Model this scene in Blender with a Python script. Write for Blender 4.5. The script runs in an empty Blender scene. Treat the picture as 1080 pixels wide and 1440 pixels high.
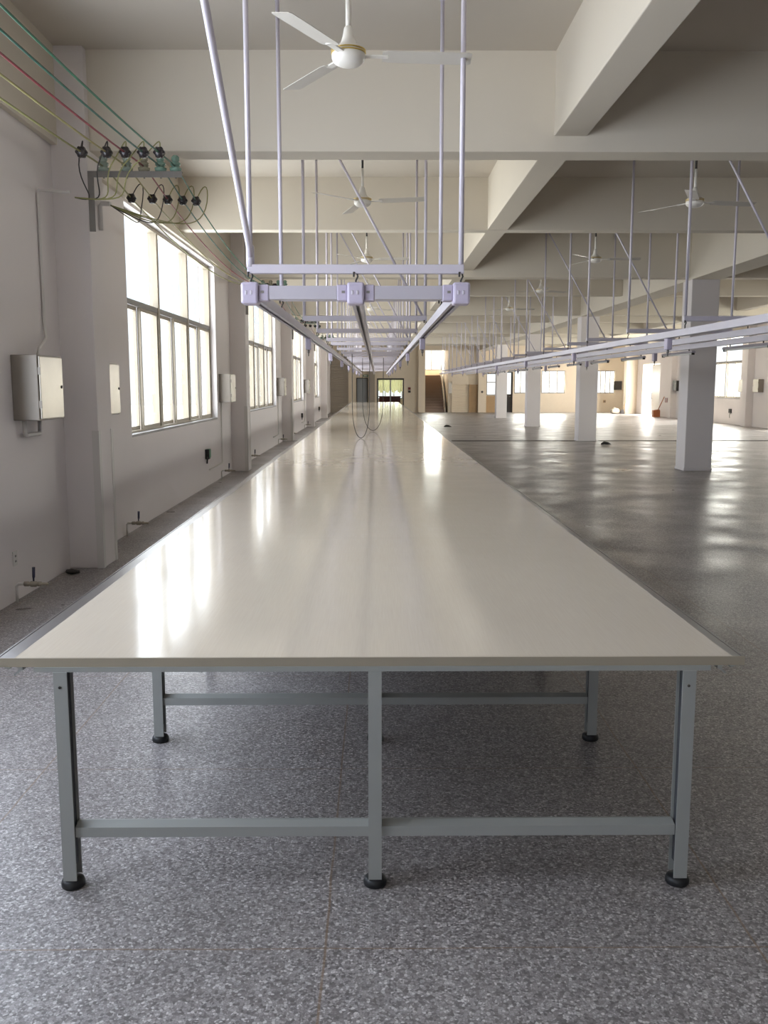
import bpy, bmesh, math, random
from mathutils import Vector, Matrix
random.seed(4)
SC = bpy.context.scene
COL = SC.collection
PI = math.pi

# ------------------------------------------------------------------ materials
def lin(c):
    return tuple(((v/255)/12.92 if v/255 <= .04045 else ((v/255+.055)/1.055)**2.4) for v in c)+(1,)

class NT:
    def __init__(s, m):
        m.use_nodes = True; s.t = m.node_tree; s.t.nodes.clear()
    def n(s, kind, **kw):
        o = s.t.nodes.new(kind)
        for k, v in kw.items():
            if k[0] == 'i' and k[1:].isdigit(): o.inputs[int(k[1:])].default_value = v
            elif k in o.inputs: o.inputs[k].default_value = v
            else: setattr(o, k, v)
        return o
    def l(s, a, b): s.t.links.new(a, b)

def mat(name, rgb, rough=.6, metal=0, var=.06, scale=3.0, bump=0, bscale=40, spec=.5, coat=0):
    m = bpy.data.materials.new(name); t = NT(m)
    out = t.n('ShaderNodeOutputMaterial'); b = t.n('ShaderNodeBsdfPrincipled')
    c = lin(rgb)
    tc = t.n('ShaderNodeTexCoord'); nz = t.n('ShaderNodeTexNoise', Scale=scale, Detail=4.0)
    t.l(tc.outputs['Object'], nz.inputs['Vector'])
    mx = t.n('ShaderNodeMix', data_type='RGBA')
    mx.inputs[6].default_value = tuple(v*(1-var) for v in c[:3])+(1,)
    mx.inputs[7].default_value = tuple(min(1, v*(1+var)) for v in c[:3])+(1,)
    t.l(nz.outputs[0], mx.inputs[0]); t.l(mx.outputs[2], b.inputs['Base Color'])
    b.inputs['Roughness'].default_value = rough; b.inputs['Metallic'].default_value = metal
    b.inputs['Specular IOR Level'].default_value = spec; b.inputs['Coat Weight'].default_value = coat
    if bump:
        n2 = t.n('ShaderNodeTexNoise', Scale=bscale, Detail=3.0); t.l(tc.outputs['Object'], n2.inputs['Vector'])
        bp = t.n('ShaderNodeBump', Strength=bump, Distance=.01); t.l(n2.outputs[0], bp.inputs['Height']); t.l(bp.outputs[0], b.inputs['Normal'])
    t.l(b.outputs[0], out.inputs[0]); return m

M = {}
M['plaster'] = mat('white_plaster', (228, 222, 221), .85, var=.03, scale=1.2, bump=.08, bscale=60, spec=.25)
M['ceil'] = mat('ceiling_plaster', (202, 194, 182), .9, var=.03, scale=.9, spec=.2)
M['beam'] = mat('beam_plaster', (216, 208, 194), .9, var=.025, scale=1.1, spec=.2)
M['cream'] = mat('cream_wall_paint', (230, 217, 197), .8, var=.04)
M['alu'] = mat('aluminium', (150, 147, 146), .3, .85, .05, 8)
M['frame'] = mat('window_aluminium', (158, 148, 132), .5, .1, .04)
M['sill'] = mat('grey_sill', (128, 124, 122), .5, .2, .08)
M['steel'] = mat('grey_steel_paint', (158, 160, 156), .45, .05, .05, 5)
M['channelshade'] = mat('channel_shade_grey', (72, 74, 78), .5, .1, .05, 5)  # leg steel darkened to paint the shade inside the channel
M['lilac'] = mat('lilac_paint', (203, 197, 208), .4, .05, .03)
M['lilacbox'] = mat('lilac_plastic', (190, 181, 202), .45, 0, .04)
M['track'] = mat('pale_grey_track', (188, 183, 193), .4, .2, .04)
M['white'] = mat('white_enamel', (228, 224, 216), .35, 0, .02)
M['blade'] = mat('blade_enamel', (206, 201, 192), .4, .1, .03)
M['gold'] = mat('gold_trim', (206, 178, 96), .35, .6, .05)
M['dark'] = mat('dark_metal', (58, 54, 52), .5, .3, .1)
M['black'] = mat('black_rubber', (26, 26, 28), .5, 0, .1)
M['iron'] = mat('galvanised_angle_iron', (122, 117, 112), .55, .3, .14, 14)
M['porcelain'] = mat('green_glazed_porcelain', (138, 150, 138), .2, 0, .2, 18)
M['porcelain2'] = mat('olive_glazed_porcelain', (140, 134, 114), .2, 0, .2, 18)
M['porcelain3'] = mat('teal_glazed_porcelain', (116, 146, 132), .2, 0, .2, 18)
M['knob'] = mat('black_brown_glaze', (44, 38, 40), .25, 0, .2, 20)
M['wgreen'] = mat('green_wire', (26, 92, 64), .5)
M['wteal'] = mat('dark_green_wire', (34, 88, 72), .5)
M['wred'] = mat('red_wire', (128, 36, 48), .5)
M['wyel'] = mat('yellow_wire', (150, 142, 92), .5)
M['wolive'] = mat('olive_wire', (138, 136, 84), .5)
M['boxgrey'] = mat('brushed_box_steel', (138, 130, 121), .42, .35, .1, 4)
M['boxdoor'] = mat('box_door_steel', (176, 170, 157), .3, .5, .18, 3)
M['pvc'] = mat('white_pvc', (214, 210, 206), .5, 0, .02)
M['lever'] = mat('dark_blue_lever', (38, 36, 62), .45)
M['brass'] = mat('dull_brass', (160, 152, 138), .4, .4, .15, 20)
M['greenlamp'] = mat('green_plastic', (52, 130, 92), .4)
M['orange'] = mat('orange_plastic', (176, 106, 62), .5)
M['red'] = mat('dark_red_paint', (120, 48, 42), .5)
M['sack'] = mat('pale_sack_cloth', (182, 172, 156), .9, 0, .2, 9, bump=.4, bscale=14)
M['wood'] = mat('tan_wood', (176, 148, 112), .55, 0, .12, 6)
M['stair'] = mat('dark_stair_stone', (150, 130, 118), .6, 0, .1)
M['greydoor'] = mat('grey_blue_door', (158, 163, 168), .5, .1, .05)
M['shutter'] = mat('grey_shutter', (166, 156, 144), .6, .1, .04)
M['tube'] = mat('white_tube_cover', (236, 236, 232), .35, 0, .01)
M['concrete'] = mat('outdoor_concrete', (190, 184, 174), .9, 0, .1, 1)

def m_glass():
    m = bpy.data.materials.new('window_glass'); t = NT(m)
    out = t.n('ShaderNodeOutputMaterial'); tr = t.n('ShaderNodeBsdfTransparent'); gl = t.n('ShaderNodeBsdfGlossy', Roughness=.03)
    tr.inputs[0].default_value = (.95, .97, .96, 1)
    # symmetric (thin sheet) Schlick reflectance with a trace of grime
    nz = t.n('ShaderNodeTexNoise', Scale=2.0); mr = t.n('ShaderNodeMapRange', i1=0.0, i2=1.0, i3=.25, i4=.4)
    t.l(nz.outputs[0], mr.inputs[0])
    lw = t.n('ShaderNodeLayerWeight', Blend=.5); pw = t.n('ShaderNodeMath', operation='POWER', i1=5.0); t.l(lw.outputs['Facing'], pw.inputs[0])
    m0 = t.n('ShaderNodeMath', operation='MULTIPLY'); t.l(pw.outputs[0], m0.inputs[0]); t.l(mr.outputs[0], m0.inputs[1])
    mul = t.n('ShaderNodeMath', operation='ADD', i1=.03); t.l(m0.outputs[0], mul.inputs[0])
    mx = t.n('ShaderNodeMixShader'); t.l(mul.outputs[0], mx.inputs[0]); t.l(tr.outputs[0], mx.inputs[1]); t.l(gl.outputs[0], mx.inputs[2])
    t.l(mx.outputs[0], out.inputs[0]); return m
M['glass'] = m_glass()

def m_top():
    m = bpy.data.materials.new('cream_laminate'); t = NT(m)
    out = t.n('ShaderNodeOutputMaterial'); b = t.n('ShaderNodeBsdfPrincipled')
    tc = t.n('ShaderNodeTexCoord'); sp = t.n('ShaderNodeSeparateXYZ'); t.l(tc.outputs['Object'], sp.inputs[0])
    # board joints across the table every 1.22 m
    md = t.n('ShaderNodeMath', operation='PINGPONG', i1=1.22); t.l(sp.outputs[1], md.inputs[0])
    lt = t.n('ShaderNodeMath', operation='LESS_THAN', i1=.0022); t.l(md.outputs[0], lt.inputs[0])
    mp = t.n('ShaderNodeMapping'); mp.inputs['Scale'].default_value = (26, .7, 1); t.l(tc.outputs['Object'], mp.inputs[0])
    nz = t.n('ShaderNodeTexNoise', Scale=6.0, Detail=3.0); t.l(mp.outputs[0], nz.inputs['Vector'])
    mx = t.n('ShaderNodeMix', data_type='RGBA'); mx.inputs[6].default_value = lin((195, 183, 167)); mx.inputs[7].default_value = lin((205, 194, 178))
    t.l(nz.outputs[0], mx.inputs[0])
    m2 = t.n('ShaderNodeMix', data_type='RGBA'); m2.inputs[7].default_value = lin((184, 176, 162))
    t.l(lt.outputs[0], m2.inputs[0]); t.l(mx.outputs[2], m2.inputs[6]); t.l(m2.outputs[2], b.inputs['Base Color'])
    n2 = t.n('ShaderNodeTexNoise', Scale=3.0, Detail=3.0); t.l(tc.outputs['Object'], n2.inputs['Vector'])
    mr = t.n('ShaderNodeMapRange', i1=.3, i2=.7, i3=.09, i4=.14); t.l(n2.outputs[0], mr.inputs[0]); t.l(mr.outputs[0], b.inputs['Roughness'])
    n3 = t.n('ShaderNodeTexNoise', Scale=5.0, Detail=1.0); t.l(tc.outputs['Object'], n3.inputs['Vector'])
    bp = t.n('ShaderNodeBump', Strength=.02, Distance=.02); t.l(n3.outputs[0], bp.inputs['Height']); t.l(bp.outputs[0], b.inputs['Normal'])
    b.inputs['Specular IOR Level'].default_value = .5
    t.l(b.outputs[0], out.inputs[0]); return m
M['top'] = m_top()

def m_floor():
    m = bpy.data.materials.new('terrazzo_floor'); t = NT(m)
    out = t.n('ShaderNodeOutputMaterial'); b = t.n('ShaderNodeBsdfPrincipled')
    tc = t.n('ShaderNodeTexCoord'); co = tc.outputs['Object']
    vo = t.n('ShaderNodeTexVoronoi', Scale=115.0, Randomness=1.0); t.l(co, vo.inputs['Vector'])
    bw = t.n('ShaderNodeSeparateColor'); t.l(vo.outputs['Color'], bw.inputs[0])
    cr = t.n('ShaderNodeValToRGB'); e = cr.color_ramp.elements; e[0].color = lin((102, 96, 95)); e[1].color = lin((207, 202, 201))
    x = cr.color_ramp.elements.new(.45); x.color = lin((148, 142, 141))
    x = cr.color_ramp.elements.new(.8); x.color = lin((168, 162, 161))
    t.l(bw.outputs[0], cr.inputs[0])
    v2 = t.n('ShaderNodeTexVoronoi', Scale=115.0, feature='DISTANCE_TO_EDGE'); t.l(co, v2.inputs['Vector'])
    ed = t.n('ShaderNodeMapRange', i1=0.0, i2=.12, i3=.62, i4=0.0); t.l(v2.outputs['Distance'], ed.inputs[0])
    m1 = t.n('ShaderNodeMix', data_type='RGBA'); m1.inputs[7].default_value = lin((92, 89, 89))
    t.l(ed.outputs[0], m1.inputs[0]); t.l(cr.outputs[0], m1.inputs[6])
    # wear, large soft patches
    n1 = t.n('ShaderNodeTexNoise', Scale=.6, Detail=5.0, Roughness=.65); t.l(co, n1.inputs['Vector'])
    r1 = t.n('ShaderNodeMapRange', i1=.3, i2=.75, i3=.86, i4=1.1); t.l(n1.outputs[0], r1.inputs[0])
    m2 = t.n('ShaderNodeVectorMath', operation='SCALE'); t.l(m1.outputs[2], m2.inputs[0]); t.l(r1.outputs[0], m2.inputs['Scale'])
    # brass divider strips
    sp = t.n('ShaderNodeSeparateXYZ'); t.l(co, sp.inputs[0])
    wob = t.n('ShaderNodeTexNoise', Scale=3.0, Detail=2.0); t.l(co, wob.inputs['Vector'])
    wm = t.n('ShaderNodeMath', operation='MULTIPLY_ADD', i1=.012, i2=-.006); t.l(wob.outputs[0], wm.inputs[0])
    def strip(sock, off, step, w):
        a = t.n('ShaderNodeMath', operation='ADD', i1=off); t.l(sock, a.inputs[0])
        a2 = t.n('ShaderNodeMath', operation='ADD'); t.l(a.outputs[0], a2.inputs[0]); t.l(wm.outputs[0], a2.inputs[1])
        p = t.n('ShaderNodeMath', operation='PINGPONG', i1=step/2); t.l(a2.outputs[0], p.inputs[0])
        s = t.n('ShaderNodeMath', operation='LESS_THAN', i1=w); t.l(p.outputs[0], s.inputs[0]); return s.outputs[0]
    sx = strip(sp.outputs[0], .165, 1.36, .0038); sy = strip(sp.outputs[1], -2.66, 1.36, .003)
    mxx = t.n('ShaderNodeMath', operation='MAXIMUM'); t.l(sx, mxx.inputs[0]); t.l(sy, mxx.inputs[1])
    fa = t.n('ShaderNodeMath', operation='MULTIPLY', i1=.6); t.l(mxx.outputs[0], fa.inputs[0])
    m3 = t.n('ShaderNodeMix', data_type='RGBA'); m3.inputs[7].default_value = lin((124, 98, 70))
    t.l(fa.outputs[0], m3.inputs[0]); t.l(m2.outputs[0], m3.inputs[6])
    # dark expansion joint across the hall
    ja = t.n('ShaderNodeMath', operation='ADD', i1=-28.85); t.l(sp.outputs[1], ja.inputs[0])
    jb = t.n('ShaderNodeMath', operation='ABSOLUTE'); t.l(ja.outputs[0], jb.inputs[0])
    jc = t.n('ShaderNodeMath', operation='LESS_THAN', i1=.3); t.l(jb.outputs[0], jc.inputs[0])
    jd = t.n('ShaderNodeMath', operation='MULTIPLY', i1=.85); t.l(jc.outputs[0], jd.inputs[0])
    m4 = t.n('ShaderNodeMix', data_type='RGBA'); m4.inputs[7].default_value = lin((74, 70, 66))
    t.l(jd.outputs[0], m4.inputs[0]); t.l(m3.outputs[2], m4.inputs[6]); t.l(m4.outputs[2], b.inputs['Base Color'])
    n3 = t.n('ShaderNodeTexNoise', Scale=1.3, Detail=4.0); t.l(co, n3.inputs['Vector'])
    mr = t.n('ShaderNodeMapRange', i1=.3, i2=.7, i3=.27, i4=.5); t.l(n3.outputs[0], mr.inputs[0]); t.l(mr.outputs[0], b.inputs['Roughness'])
    n4 = t.n('ShaderNodeTexNoise', Scale=1.6, Detail=2.0); t.l(co, n4.inputs['Vector'])
    bp = t.n('ShaderNodeBump', Strength=.12, Distance=.03); t.l(n4.outputs[0], bp.inputs['Height']); t.l(bp.outputs[0], b.inputs['Normal'])
    b.inputs['Specular IOR Level'].default_value = .45
    t.l(b.outputs[0], out.inputs[0]); return m
M['floor'] = m_floor()

# ------------------------------------------------------------------ mesh helpers
class MB:
    def __init__(s): s.b = bmesh.new()
    def box(s, x0, x1, y0, y1, z0, z1, bev=0):
        r = bmesh.ops.create_cube(s.b, size=1); v = r['verts']
        bmesh.ops.scale(s.b, vec=(abs(x1-x0), abs(y1-y0), abs(z1-z0)), verts=v)
        bmesh.ops.translate(s.b, vec=((x0+x1)/2, (y0+y1)/2, (z0+z1)/2), verts=v)
        if bev:
            es = list({e for q in v for e in q.link_edges})
            bmesh.ops.bevel(s.b, geom=es, offset=bev, segments=2, affect='EDGES', profile=.5)
        return s
    def tube(s, pts, r, seg=8, cap=True):
        pts = [Vector(p) for p in pts]; rings = []
        up = None
        for i, p in enumerate(pts):
            d = (pts[min(i+1, len(pts)-1)]-pts[max(i-1, 0)]).normalized()
            if up is None:
                up = Vector((0, 0, 1)) if abs(d.z) < .9 else Vector((1, 0, 0))
            a = d.cross(up)
            if a.length < 1e-4: a = d.cross(Vector((1, .3, 0)))
            a.normalize(); up = a.cross(d).normalized()
            rr = r[i] if isinstance(r, (list, tuple)) else r
            rings.append([s.b.verts.new(p+(a*math.cos(2*PI*k/seg)+up*math.sin(2*PI*k/seg))*rr) for k in range(seg)])
        for A, B in zip(rings, rings[1:]):
            for k in range(seg):
                f = s.b.faces.new((A[k], A[(k+1) % seg], B[(k+1) % seg], B[k])); f.smooth = True
        if cap:
            s.b.faces.new(list(reversed(rings[0]))); s.b.faces.new(rings[-1])
        return s
    def lathe(s, prof, c=(0, 0, 0), axis='z', seg=20):
        c = Vector(c); rings = []
        def P(r, h, a):
            u, v = r*math.cos(a), r*math.sin(a)
            return c+Vector({'z': (u, v, h), 'y': (u, h, v), 'x': (h, u, v)}[axis])
        for r, h in prof:
            rings.append([s.b.verts.new(P(max(r, 1e-4), h, 2*PI*k/seg)) for k in range(seg)])
        for A, B in zip(rings, rings[1:]):
            for k in range(seg):
                f = s.b.faces.new((A[k], A[(k+1) % seg], B[(k+1) % seg], B[k])); f.smooth = True
        s.b.faces.new(list(reversed(rings[0]))); s.b.faces.new(rings[-1])
        return s
    def prism(s, poly, axis, a, b):
        """poly: 2D outline; axis 'y': (x,z) outline swept from y=a to y=b; 'x': (y,z); 'z': (x,y)."""
        def P(u, v, t): return {'y': (u, t, v), 'x': (t, u, v), 'z': (u, v, t)}[axis]
        A = [s.b.verts.new(P(u, v, a)) for u, v in poly]; B = [s.b.verts.new(P(u, v, b)) for u, v in poly]
        n = len(poly)
        for k in range(n): s.b.faces.new((A[k], A[(k+1) % n], B[(k+1) % n], B[k]))
        s.b.faces.new(list(reversed(A))); s.b.faces.new(B)
        return s
    def build(s, name, m, parent=None, loc=(0, 0, 0)):
        bmesh.ops.recalc_face_normals(s.b, faces=s.b.faces)
        me = bpy.data.meshes.new(name); s.b.to_mesh(me); s.b.free(); me.materials.append(m)
        o = bpy.data.objects.new(name, me); COL.objects.link(o); o.parent = parent; o.location = loc
        return o

def bez(p0, p1, p2, p3, n=14):
    p0, p1, p2, p3 = map(Vector, (p0, p1, p2, p3)); out = []
    for i in range(n+1):
        t = i/n; u = 1-t
        out.append(p0*u**3+p1*3*u*u*t+p2*3*u*t*t+p3*t**3)
    return out

def tag(o, label=None, cat=None, group=None, kind=None):
    if label: o['label'] = label
    if cat: o['category'] = cat
    if group: o['group'] = group
    if kind: o['kind'] = kind
    return o
def empty(name, loc=(0, 0, 0), rz=0):
    o = bpy.data.objects.new(name, None); COL.objects.link(o); o.location = loc; o.rotation_euler = (0, 0, rz); o.empty_display_size = .1
    return o
def thing(name, label, cat, loc=(0, 0, 0), rz=0, group=None, kind=None):
    return tag(empty(name, loc, rz), label, cat, group, kind)
def dup(root, loc, label=None, rz=None, group=None):
    r = root.copy(); COL.objects.link(r); r.location = loc
    if rz is not None: r.rotation_euler = (0, 0, rz)
    if label: r['label'] = label
    if group: r['group'] = group
    for ch in list(root.children):
        c = ch.copy(); COL.objects.link(c); c.parent = r
        for g in list(ch.children):
            d = g.copy(); COL.objects.link(d); d.parent = c
    return r
ORD = ['first', 'second', 'third', 'fourth', 'fifth', 'sixth', 'seventh', 'eighth', 'ninth', 'tenth', 'eleventh', 'twelfth',
       'thirteenth', 'fourteenth', 'fifteenth', 'sixteenth', 'seventeenth', 'eighteenth', 'nineteenth', 'twentieth']
def struct(name, mb, m, label, cat, parent=None):
    return tag(mb.build(name, m, parent), label, cat, kind='structure')

# ------------------------------------------------------------------ hall dimensions (metres)
XL, XR, YF, YB, ZC = -2.95, 15.8, -8.0, 58.7, 4.75
BAY, P0 = 10.0, 8.7                       # main frame lines at P0 + BAY*n
WZ0, WZ1 = 1.12, 3.87                     # window sill and head
LWIN = [(11.1+BAY*k, 17.1+BAY*k) for k in range(-2, 4)]
RWIN = [(10.1+BAY*k, 16.1+BAY*k) for k in range(1, 4)]
RDOOR = (51.6, 55.0)

def wall_with_holes(x0, x1, a0, a1, z0, z1, holes, axis):
    """thick wall; axis 'y' runs along Y (x0..x1 thickness); axis 'x' runs along X."""
    mb = MB(); cuts = sorted({a0, a1, *[h[0] for h in holes], *[h[1] for h in holes]})
    for p, q in zip(cuts, cuts[1:]):
        hs = sorted([h for h in holes if h[0] < (p+q)/2 < h[1]], key=lambda h: h[2])
        z = z0; spans = []
        for h in hs:
            if h[2] > z+1e-4: spans.append((z, h[2]))
            z = h[3]
        if z < z1-1e-4: spans.append((z, z1))
        for s0, s1 in spans:
            if axis == 'y': mb.box(x0, x1, p, q, s0, s1)
            else: mb.box(p, q, x0, x1, s0, s1)
    return mb

struct('floor', MB().box(XL-.3, XR+.3, YF-.3, YB+6, -.2, 0), M['floor'], 'grey speckled terrazzo floor of the factory hall', 'floor')
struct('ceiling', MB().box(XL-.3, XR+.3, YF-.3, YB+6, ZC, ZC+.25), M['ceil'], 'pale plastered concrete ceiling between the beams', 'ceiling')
struct('wall_left', wall_with_holes(XL-.3, XL, YF, YB, 0, ZC, [(a, b, WZ0, WZ1) for a, b in LWIN], 'y'), M['plaster'], 'white plastered left wall with tall windows', 'wall')
struct('wall_right', wall_with_holes(XR, XR+.3, YF, YB, 0, ZC, [(a, b, WZ0, WZ1) for a, b in RWIN]+[(*RDOOR, 0, 3.0)], 'y'), M['plaster'], 'cream white right wall with far windows', 'wall')
struct('wall_front', wall_with_holes(YF-.3, YF, XL-.3, XR+.3, 0, ZC, [], 'x'), M['plaster'], 'white wall behind the camera', 'wall')
BACKHOLES = [(-1.3, -.58, 0, 2.18), (0, 1.72, 0, 2.15), (3.06, 4.52, 0, 3.9), (6.95, 7.62, 1.08, 2.46), (7.86, 8.62, 0, 2.55), (8.72, 9.5, 1.2, 2.64), (10.44, 11.94, 1.2, 2.64), (13.9, 15.1, 1.2, 2.64)]
struct('wall_back', wall_with_holes(YB, YB+.25, XL-.3, XR+.3, 0, ZC, BACKHOLES, 'x'), M['cream'], 'cream far wall with doors, stairs and small windows', 'wall')
# annex shells behind the far wall
an = MB()
an.box(-1.5, -1.3, YB+.25, YB+4, 0, ZC).box(-.58, -.02, YB+.25, YB+4, 0, ZC).box(-1.3, -.58, YB+1.2, YB+1.4, 0, ZC)
an.box(1.74, 1.95, YB+.25, YB+4, 0, ZC); an.box(-.02, 1.74, YB+4, YB+4.2, 0, .8); an.box(-.02, 1.74, YB+4, YB+4.2, 2.6, ZC)
struct('wall_annex', an, M['cream'], 'cream room walls seen through the glazed far opening', 'wall')
sw = MB(); sw.box(2.86, 3.06, YB+.25, YB+6, 0, ZC).box(4.52, 4.72, YB+.25, YB+6, 0, ZC)
sw.box(3.06, 4.52, YB+5.75, YB+6, 0, 2.75).box(3.06, 4.52, YB+5.75, YB+6, 4.3, ZC)
struct('wall_stairwell', sw, M['cream'], 'cream stairwell walls around the dark stairs', 'wall')

# ---- pillars, columns, beams
def yline(n): return P0+BAY*(n-1)
WHERE = {1: 'nearest', 2: 'second', 3: 'third', 4: 'fourth', 5: 'farthest'}
for n in range(0, 6):
    y = yline(n)
    mb = MB().box(XL-.02, -2.63, y, y+.46, 0, ZC, .006)
    p = struct('pillar', mb, M['plaster'], f'{WHERE.get(n, "hidden")} white pillar projecting from the left wall', 'pillar')
    if n in (1, 2, 3):
        for yy in (y, y+.46):
            s = -1 if yy == y else 1
            g = MB().box(-2.69, -2.624, yy+s*.006-.002, yy+s*.006+.002, 0, 1.32).box(-2.632, -2.624, min(yy+s*.008, yy-s*.06), max(yy+s*.008, yy-s*.06), 0, 1.32)
            tag(g.build('corner_guard', M['pvc'], p))
for n in range(0, 6):
    y = yline(n)+.02
    lab = {2: 'nearest square white column on the right floor', 3: 'second square white column behind the nearest one', 4: 'third square white column in the right row', 5: 'farthest square white column in the right row'}.get(n, 'square white column outside the picture, nearer camera')
    mb = MB().box(6.3, 6.86, y, y+.56, 0, ZC, .012).box(6.29, 6.87, y-.01, y+.57, 0, .05, .004)
    struct('column', mb, M['plaster'], lab, 'column')
for n in range(0, 6):
    y = yline(n)+.1
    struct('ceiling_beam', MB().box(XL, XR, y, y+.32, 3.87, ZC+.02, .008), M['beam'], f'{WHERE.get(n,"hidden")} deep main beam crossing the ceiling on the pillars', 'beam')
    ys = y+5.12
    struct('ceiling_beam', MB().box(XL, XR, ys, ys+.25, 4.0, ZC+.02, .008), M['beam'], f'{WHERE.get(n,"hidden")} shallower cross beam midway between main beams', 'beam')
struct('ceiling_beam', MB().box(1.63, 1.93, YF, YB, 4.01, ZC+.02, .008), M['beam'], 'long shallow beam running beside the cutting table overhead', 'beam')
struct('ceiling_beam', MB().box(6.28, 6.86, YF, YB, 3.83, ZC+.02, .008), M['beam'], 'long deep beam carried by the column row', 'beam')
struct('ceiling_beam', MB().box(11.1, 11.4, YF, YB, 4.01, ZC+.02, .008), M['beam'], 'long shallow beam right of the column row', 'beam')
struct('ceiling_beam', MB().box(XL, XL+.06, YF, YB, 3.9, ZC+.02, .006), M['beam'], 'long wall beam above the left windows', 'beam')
for n in range(3, 6):
    y = yline(n)
    struct('pillar', MB().box(XR-.3, XR+.02, y, y+.46, 0, ZC, .006), M['plaster'], f'{["third","fourth","fifth"][n-3]} pillar projecting from the right wall', 'pillar')
struct('pillar', MB().box(15.12, XR+.02, 56.1, 56.6, 0, ZC, .006), M['cream'], 'beige corner pillar between far window and bright doorway', 'pillar')
struct('pillar', MB().box(2.62, 3.04, YB-.25, YB+.02, 0, ZC, .006), M['cream'], 'cream pilaster left of the dark stairs', 'pillar')
struct('pillar', MB().box(6.4, 6.9, YB-.3, YB+.02, 0, ZC, .006), M['cream'], 'cream pilaster right of the tan door', 'pillar')
struct('pillar', MB().box(-.5, -.13, YB-.2, YB+.02, 0, 3.2, .006), M['shutter'], 'grey post between grey door and glazed opening', 'pillar')

# ---- windows
WN = [0]
def window_y(xp, y0, y1, label, side):
    """side -1: left wall; three bays, fixed lights over pairs of sliding sashes."""
    WN[0] += 1; d = .03
    d = .05; w = thing(f'window_{WN[0]}', label, 'window', (xp, y0, WZ0), kind='structure'); L = y1-y0; Hh = WZ1-WZ0; zt = 2.77-WZ0
    f = MB(); t = .055
    f.box(-d, d, 0, t, 0, Hh).box(-d, d, L-t, L, 0, Hh).box(-d, d, t, L-t, Hh-t, Hh).box(-d, d, t, L-t, 0, t)
    f.build('window_frame', M['frame'], w)
    for k in (1, 2): MB().box(-.06, .06, L*k/3-.05, L*k/3+.05, t, Hh-t).build('mullion', M['frame'], w)
    MB().box(-d, d, t, L-t, zt-.035, zt+.035).build('transom', M['sill'], w)
    for k in range(3):
        a, b = L*k/3+.045, L*(k+1)/3-.045
        if k == 0: a = t
        if k == 2: b = L-t
        for j in range(2):
            c0 = a+(b-a)*j/2; c1 = a+(b-a)*(j+1)/2; xo = .022 if j else -.022
            s = MB(); q = .045
            s.box(xo-.02, xo+.02, c0, c0+q, t, zt-.035).box(xo-.02, xo+.02, c1-q, c1, t, zt-.035).box(xo-.02, xo+.02, c0+q, c1-q, t, t+q).box(xo-.02, xo+.02, c0+q, c1-q, zt-.08, zt-.035)
            so = s.build('sash', M['frame'], w)
            MB().box(xo-.002, xo+.002, c0+q, c1-q, t+q, zt-.065).build('pane', M['glass'], so)
        MB().box(-.003, .003, a, b, zt+.035, Hh-t).build('pane', M['glass'], w)
    i = -side
    MB().box(min(i*.03, i*.148), max(i*.03, i*.148), 0, L, .001, .03).build('sill', M['sill'], w)
    return w
LW = {2: 'nearest tall window in the left wall, its blank sashes blown out', 3: 'second window in the left wall, past the second pillar', 4: 'third window in the left wall, past the third pillar', 5: 'farthest narrow-looking window in the left wall'}
for k, (a, b) in enumerate(LWIN): window_y(XL-.15, a, b, LW.get(k, f'left wall window outside the picture, {ORD[k]} from the front'), -1)
for k, (a, b) in enumerate(RWIN): window_y(XR+.15, a, b, 'bright window in the right wall behind the nearest column' if k == 2 else f'right wall window outside the picture, {ORD[k]} from the front', 1)
def window_x(x0, x1, z0, z1, label, mull=1, y=None, trans=None):
    WN[0] += 1; y = YB+.1 if y is None else y; t = .05; d = .03
    w = thing(f'window_{WN[0]}', label, 'window', (x0, y, z0), kind='structure'); L = x1-x0; H_ = z1-z0
    f = MB().box(0, t, -d, d, 0, H_).box(L-t, L, -d, d, 0, H_).box(t, L-t, -d, d, 0, t).box(t, L-t, -d, d, H_-t, H_)
    f.build('window_frame', M['sill'], w); xs = [t]+[L*k/(mull+1) for k in range(1, mull+1)]+[L-t]
    for k in range(1, mull+1): MB().box(L*k/(mull+1)-.025, L*k/(mull+1)+.025, -d, d, t, H_-t).build('mullion', M['frame'], w)
    if trans: MB().box(t, L-t, -d*.9, d*.9, trans-z0-.025, trans-z0+.025).build('transom', M['frame'], w)
    for a, b in zip(xs, xs[1:]): MB().box(a, b, -.003, .003, t, H_-t).build('pane', M['glass'], w)
    return w
window_x(6.95, 7.62, 1.08, 2.46, 'small far window above a tan panel, left of dark door', 0, trans=1.9)
window_x(8.72, 9.5, 1.2, 2.64, 'far window between the dark door and third column', 1)
window_x(10.44, 11.94, 1.2, 2.64, 'wide bright far window between third and second columns', 2)
window_x(13.9, 15.1, 1.2, 2.64, 'far window right of the second column', 3)
window_x(3.06, 4.52, 2.75, 4.3, 'bright window over the stair landing', 1, YB+5.85)
window_x(-.02, 1.74, .8, 2.6, 'curtained window inside the far glazed room', 2, YB+4.1)

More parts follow.
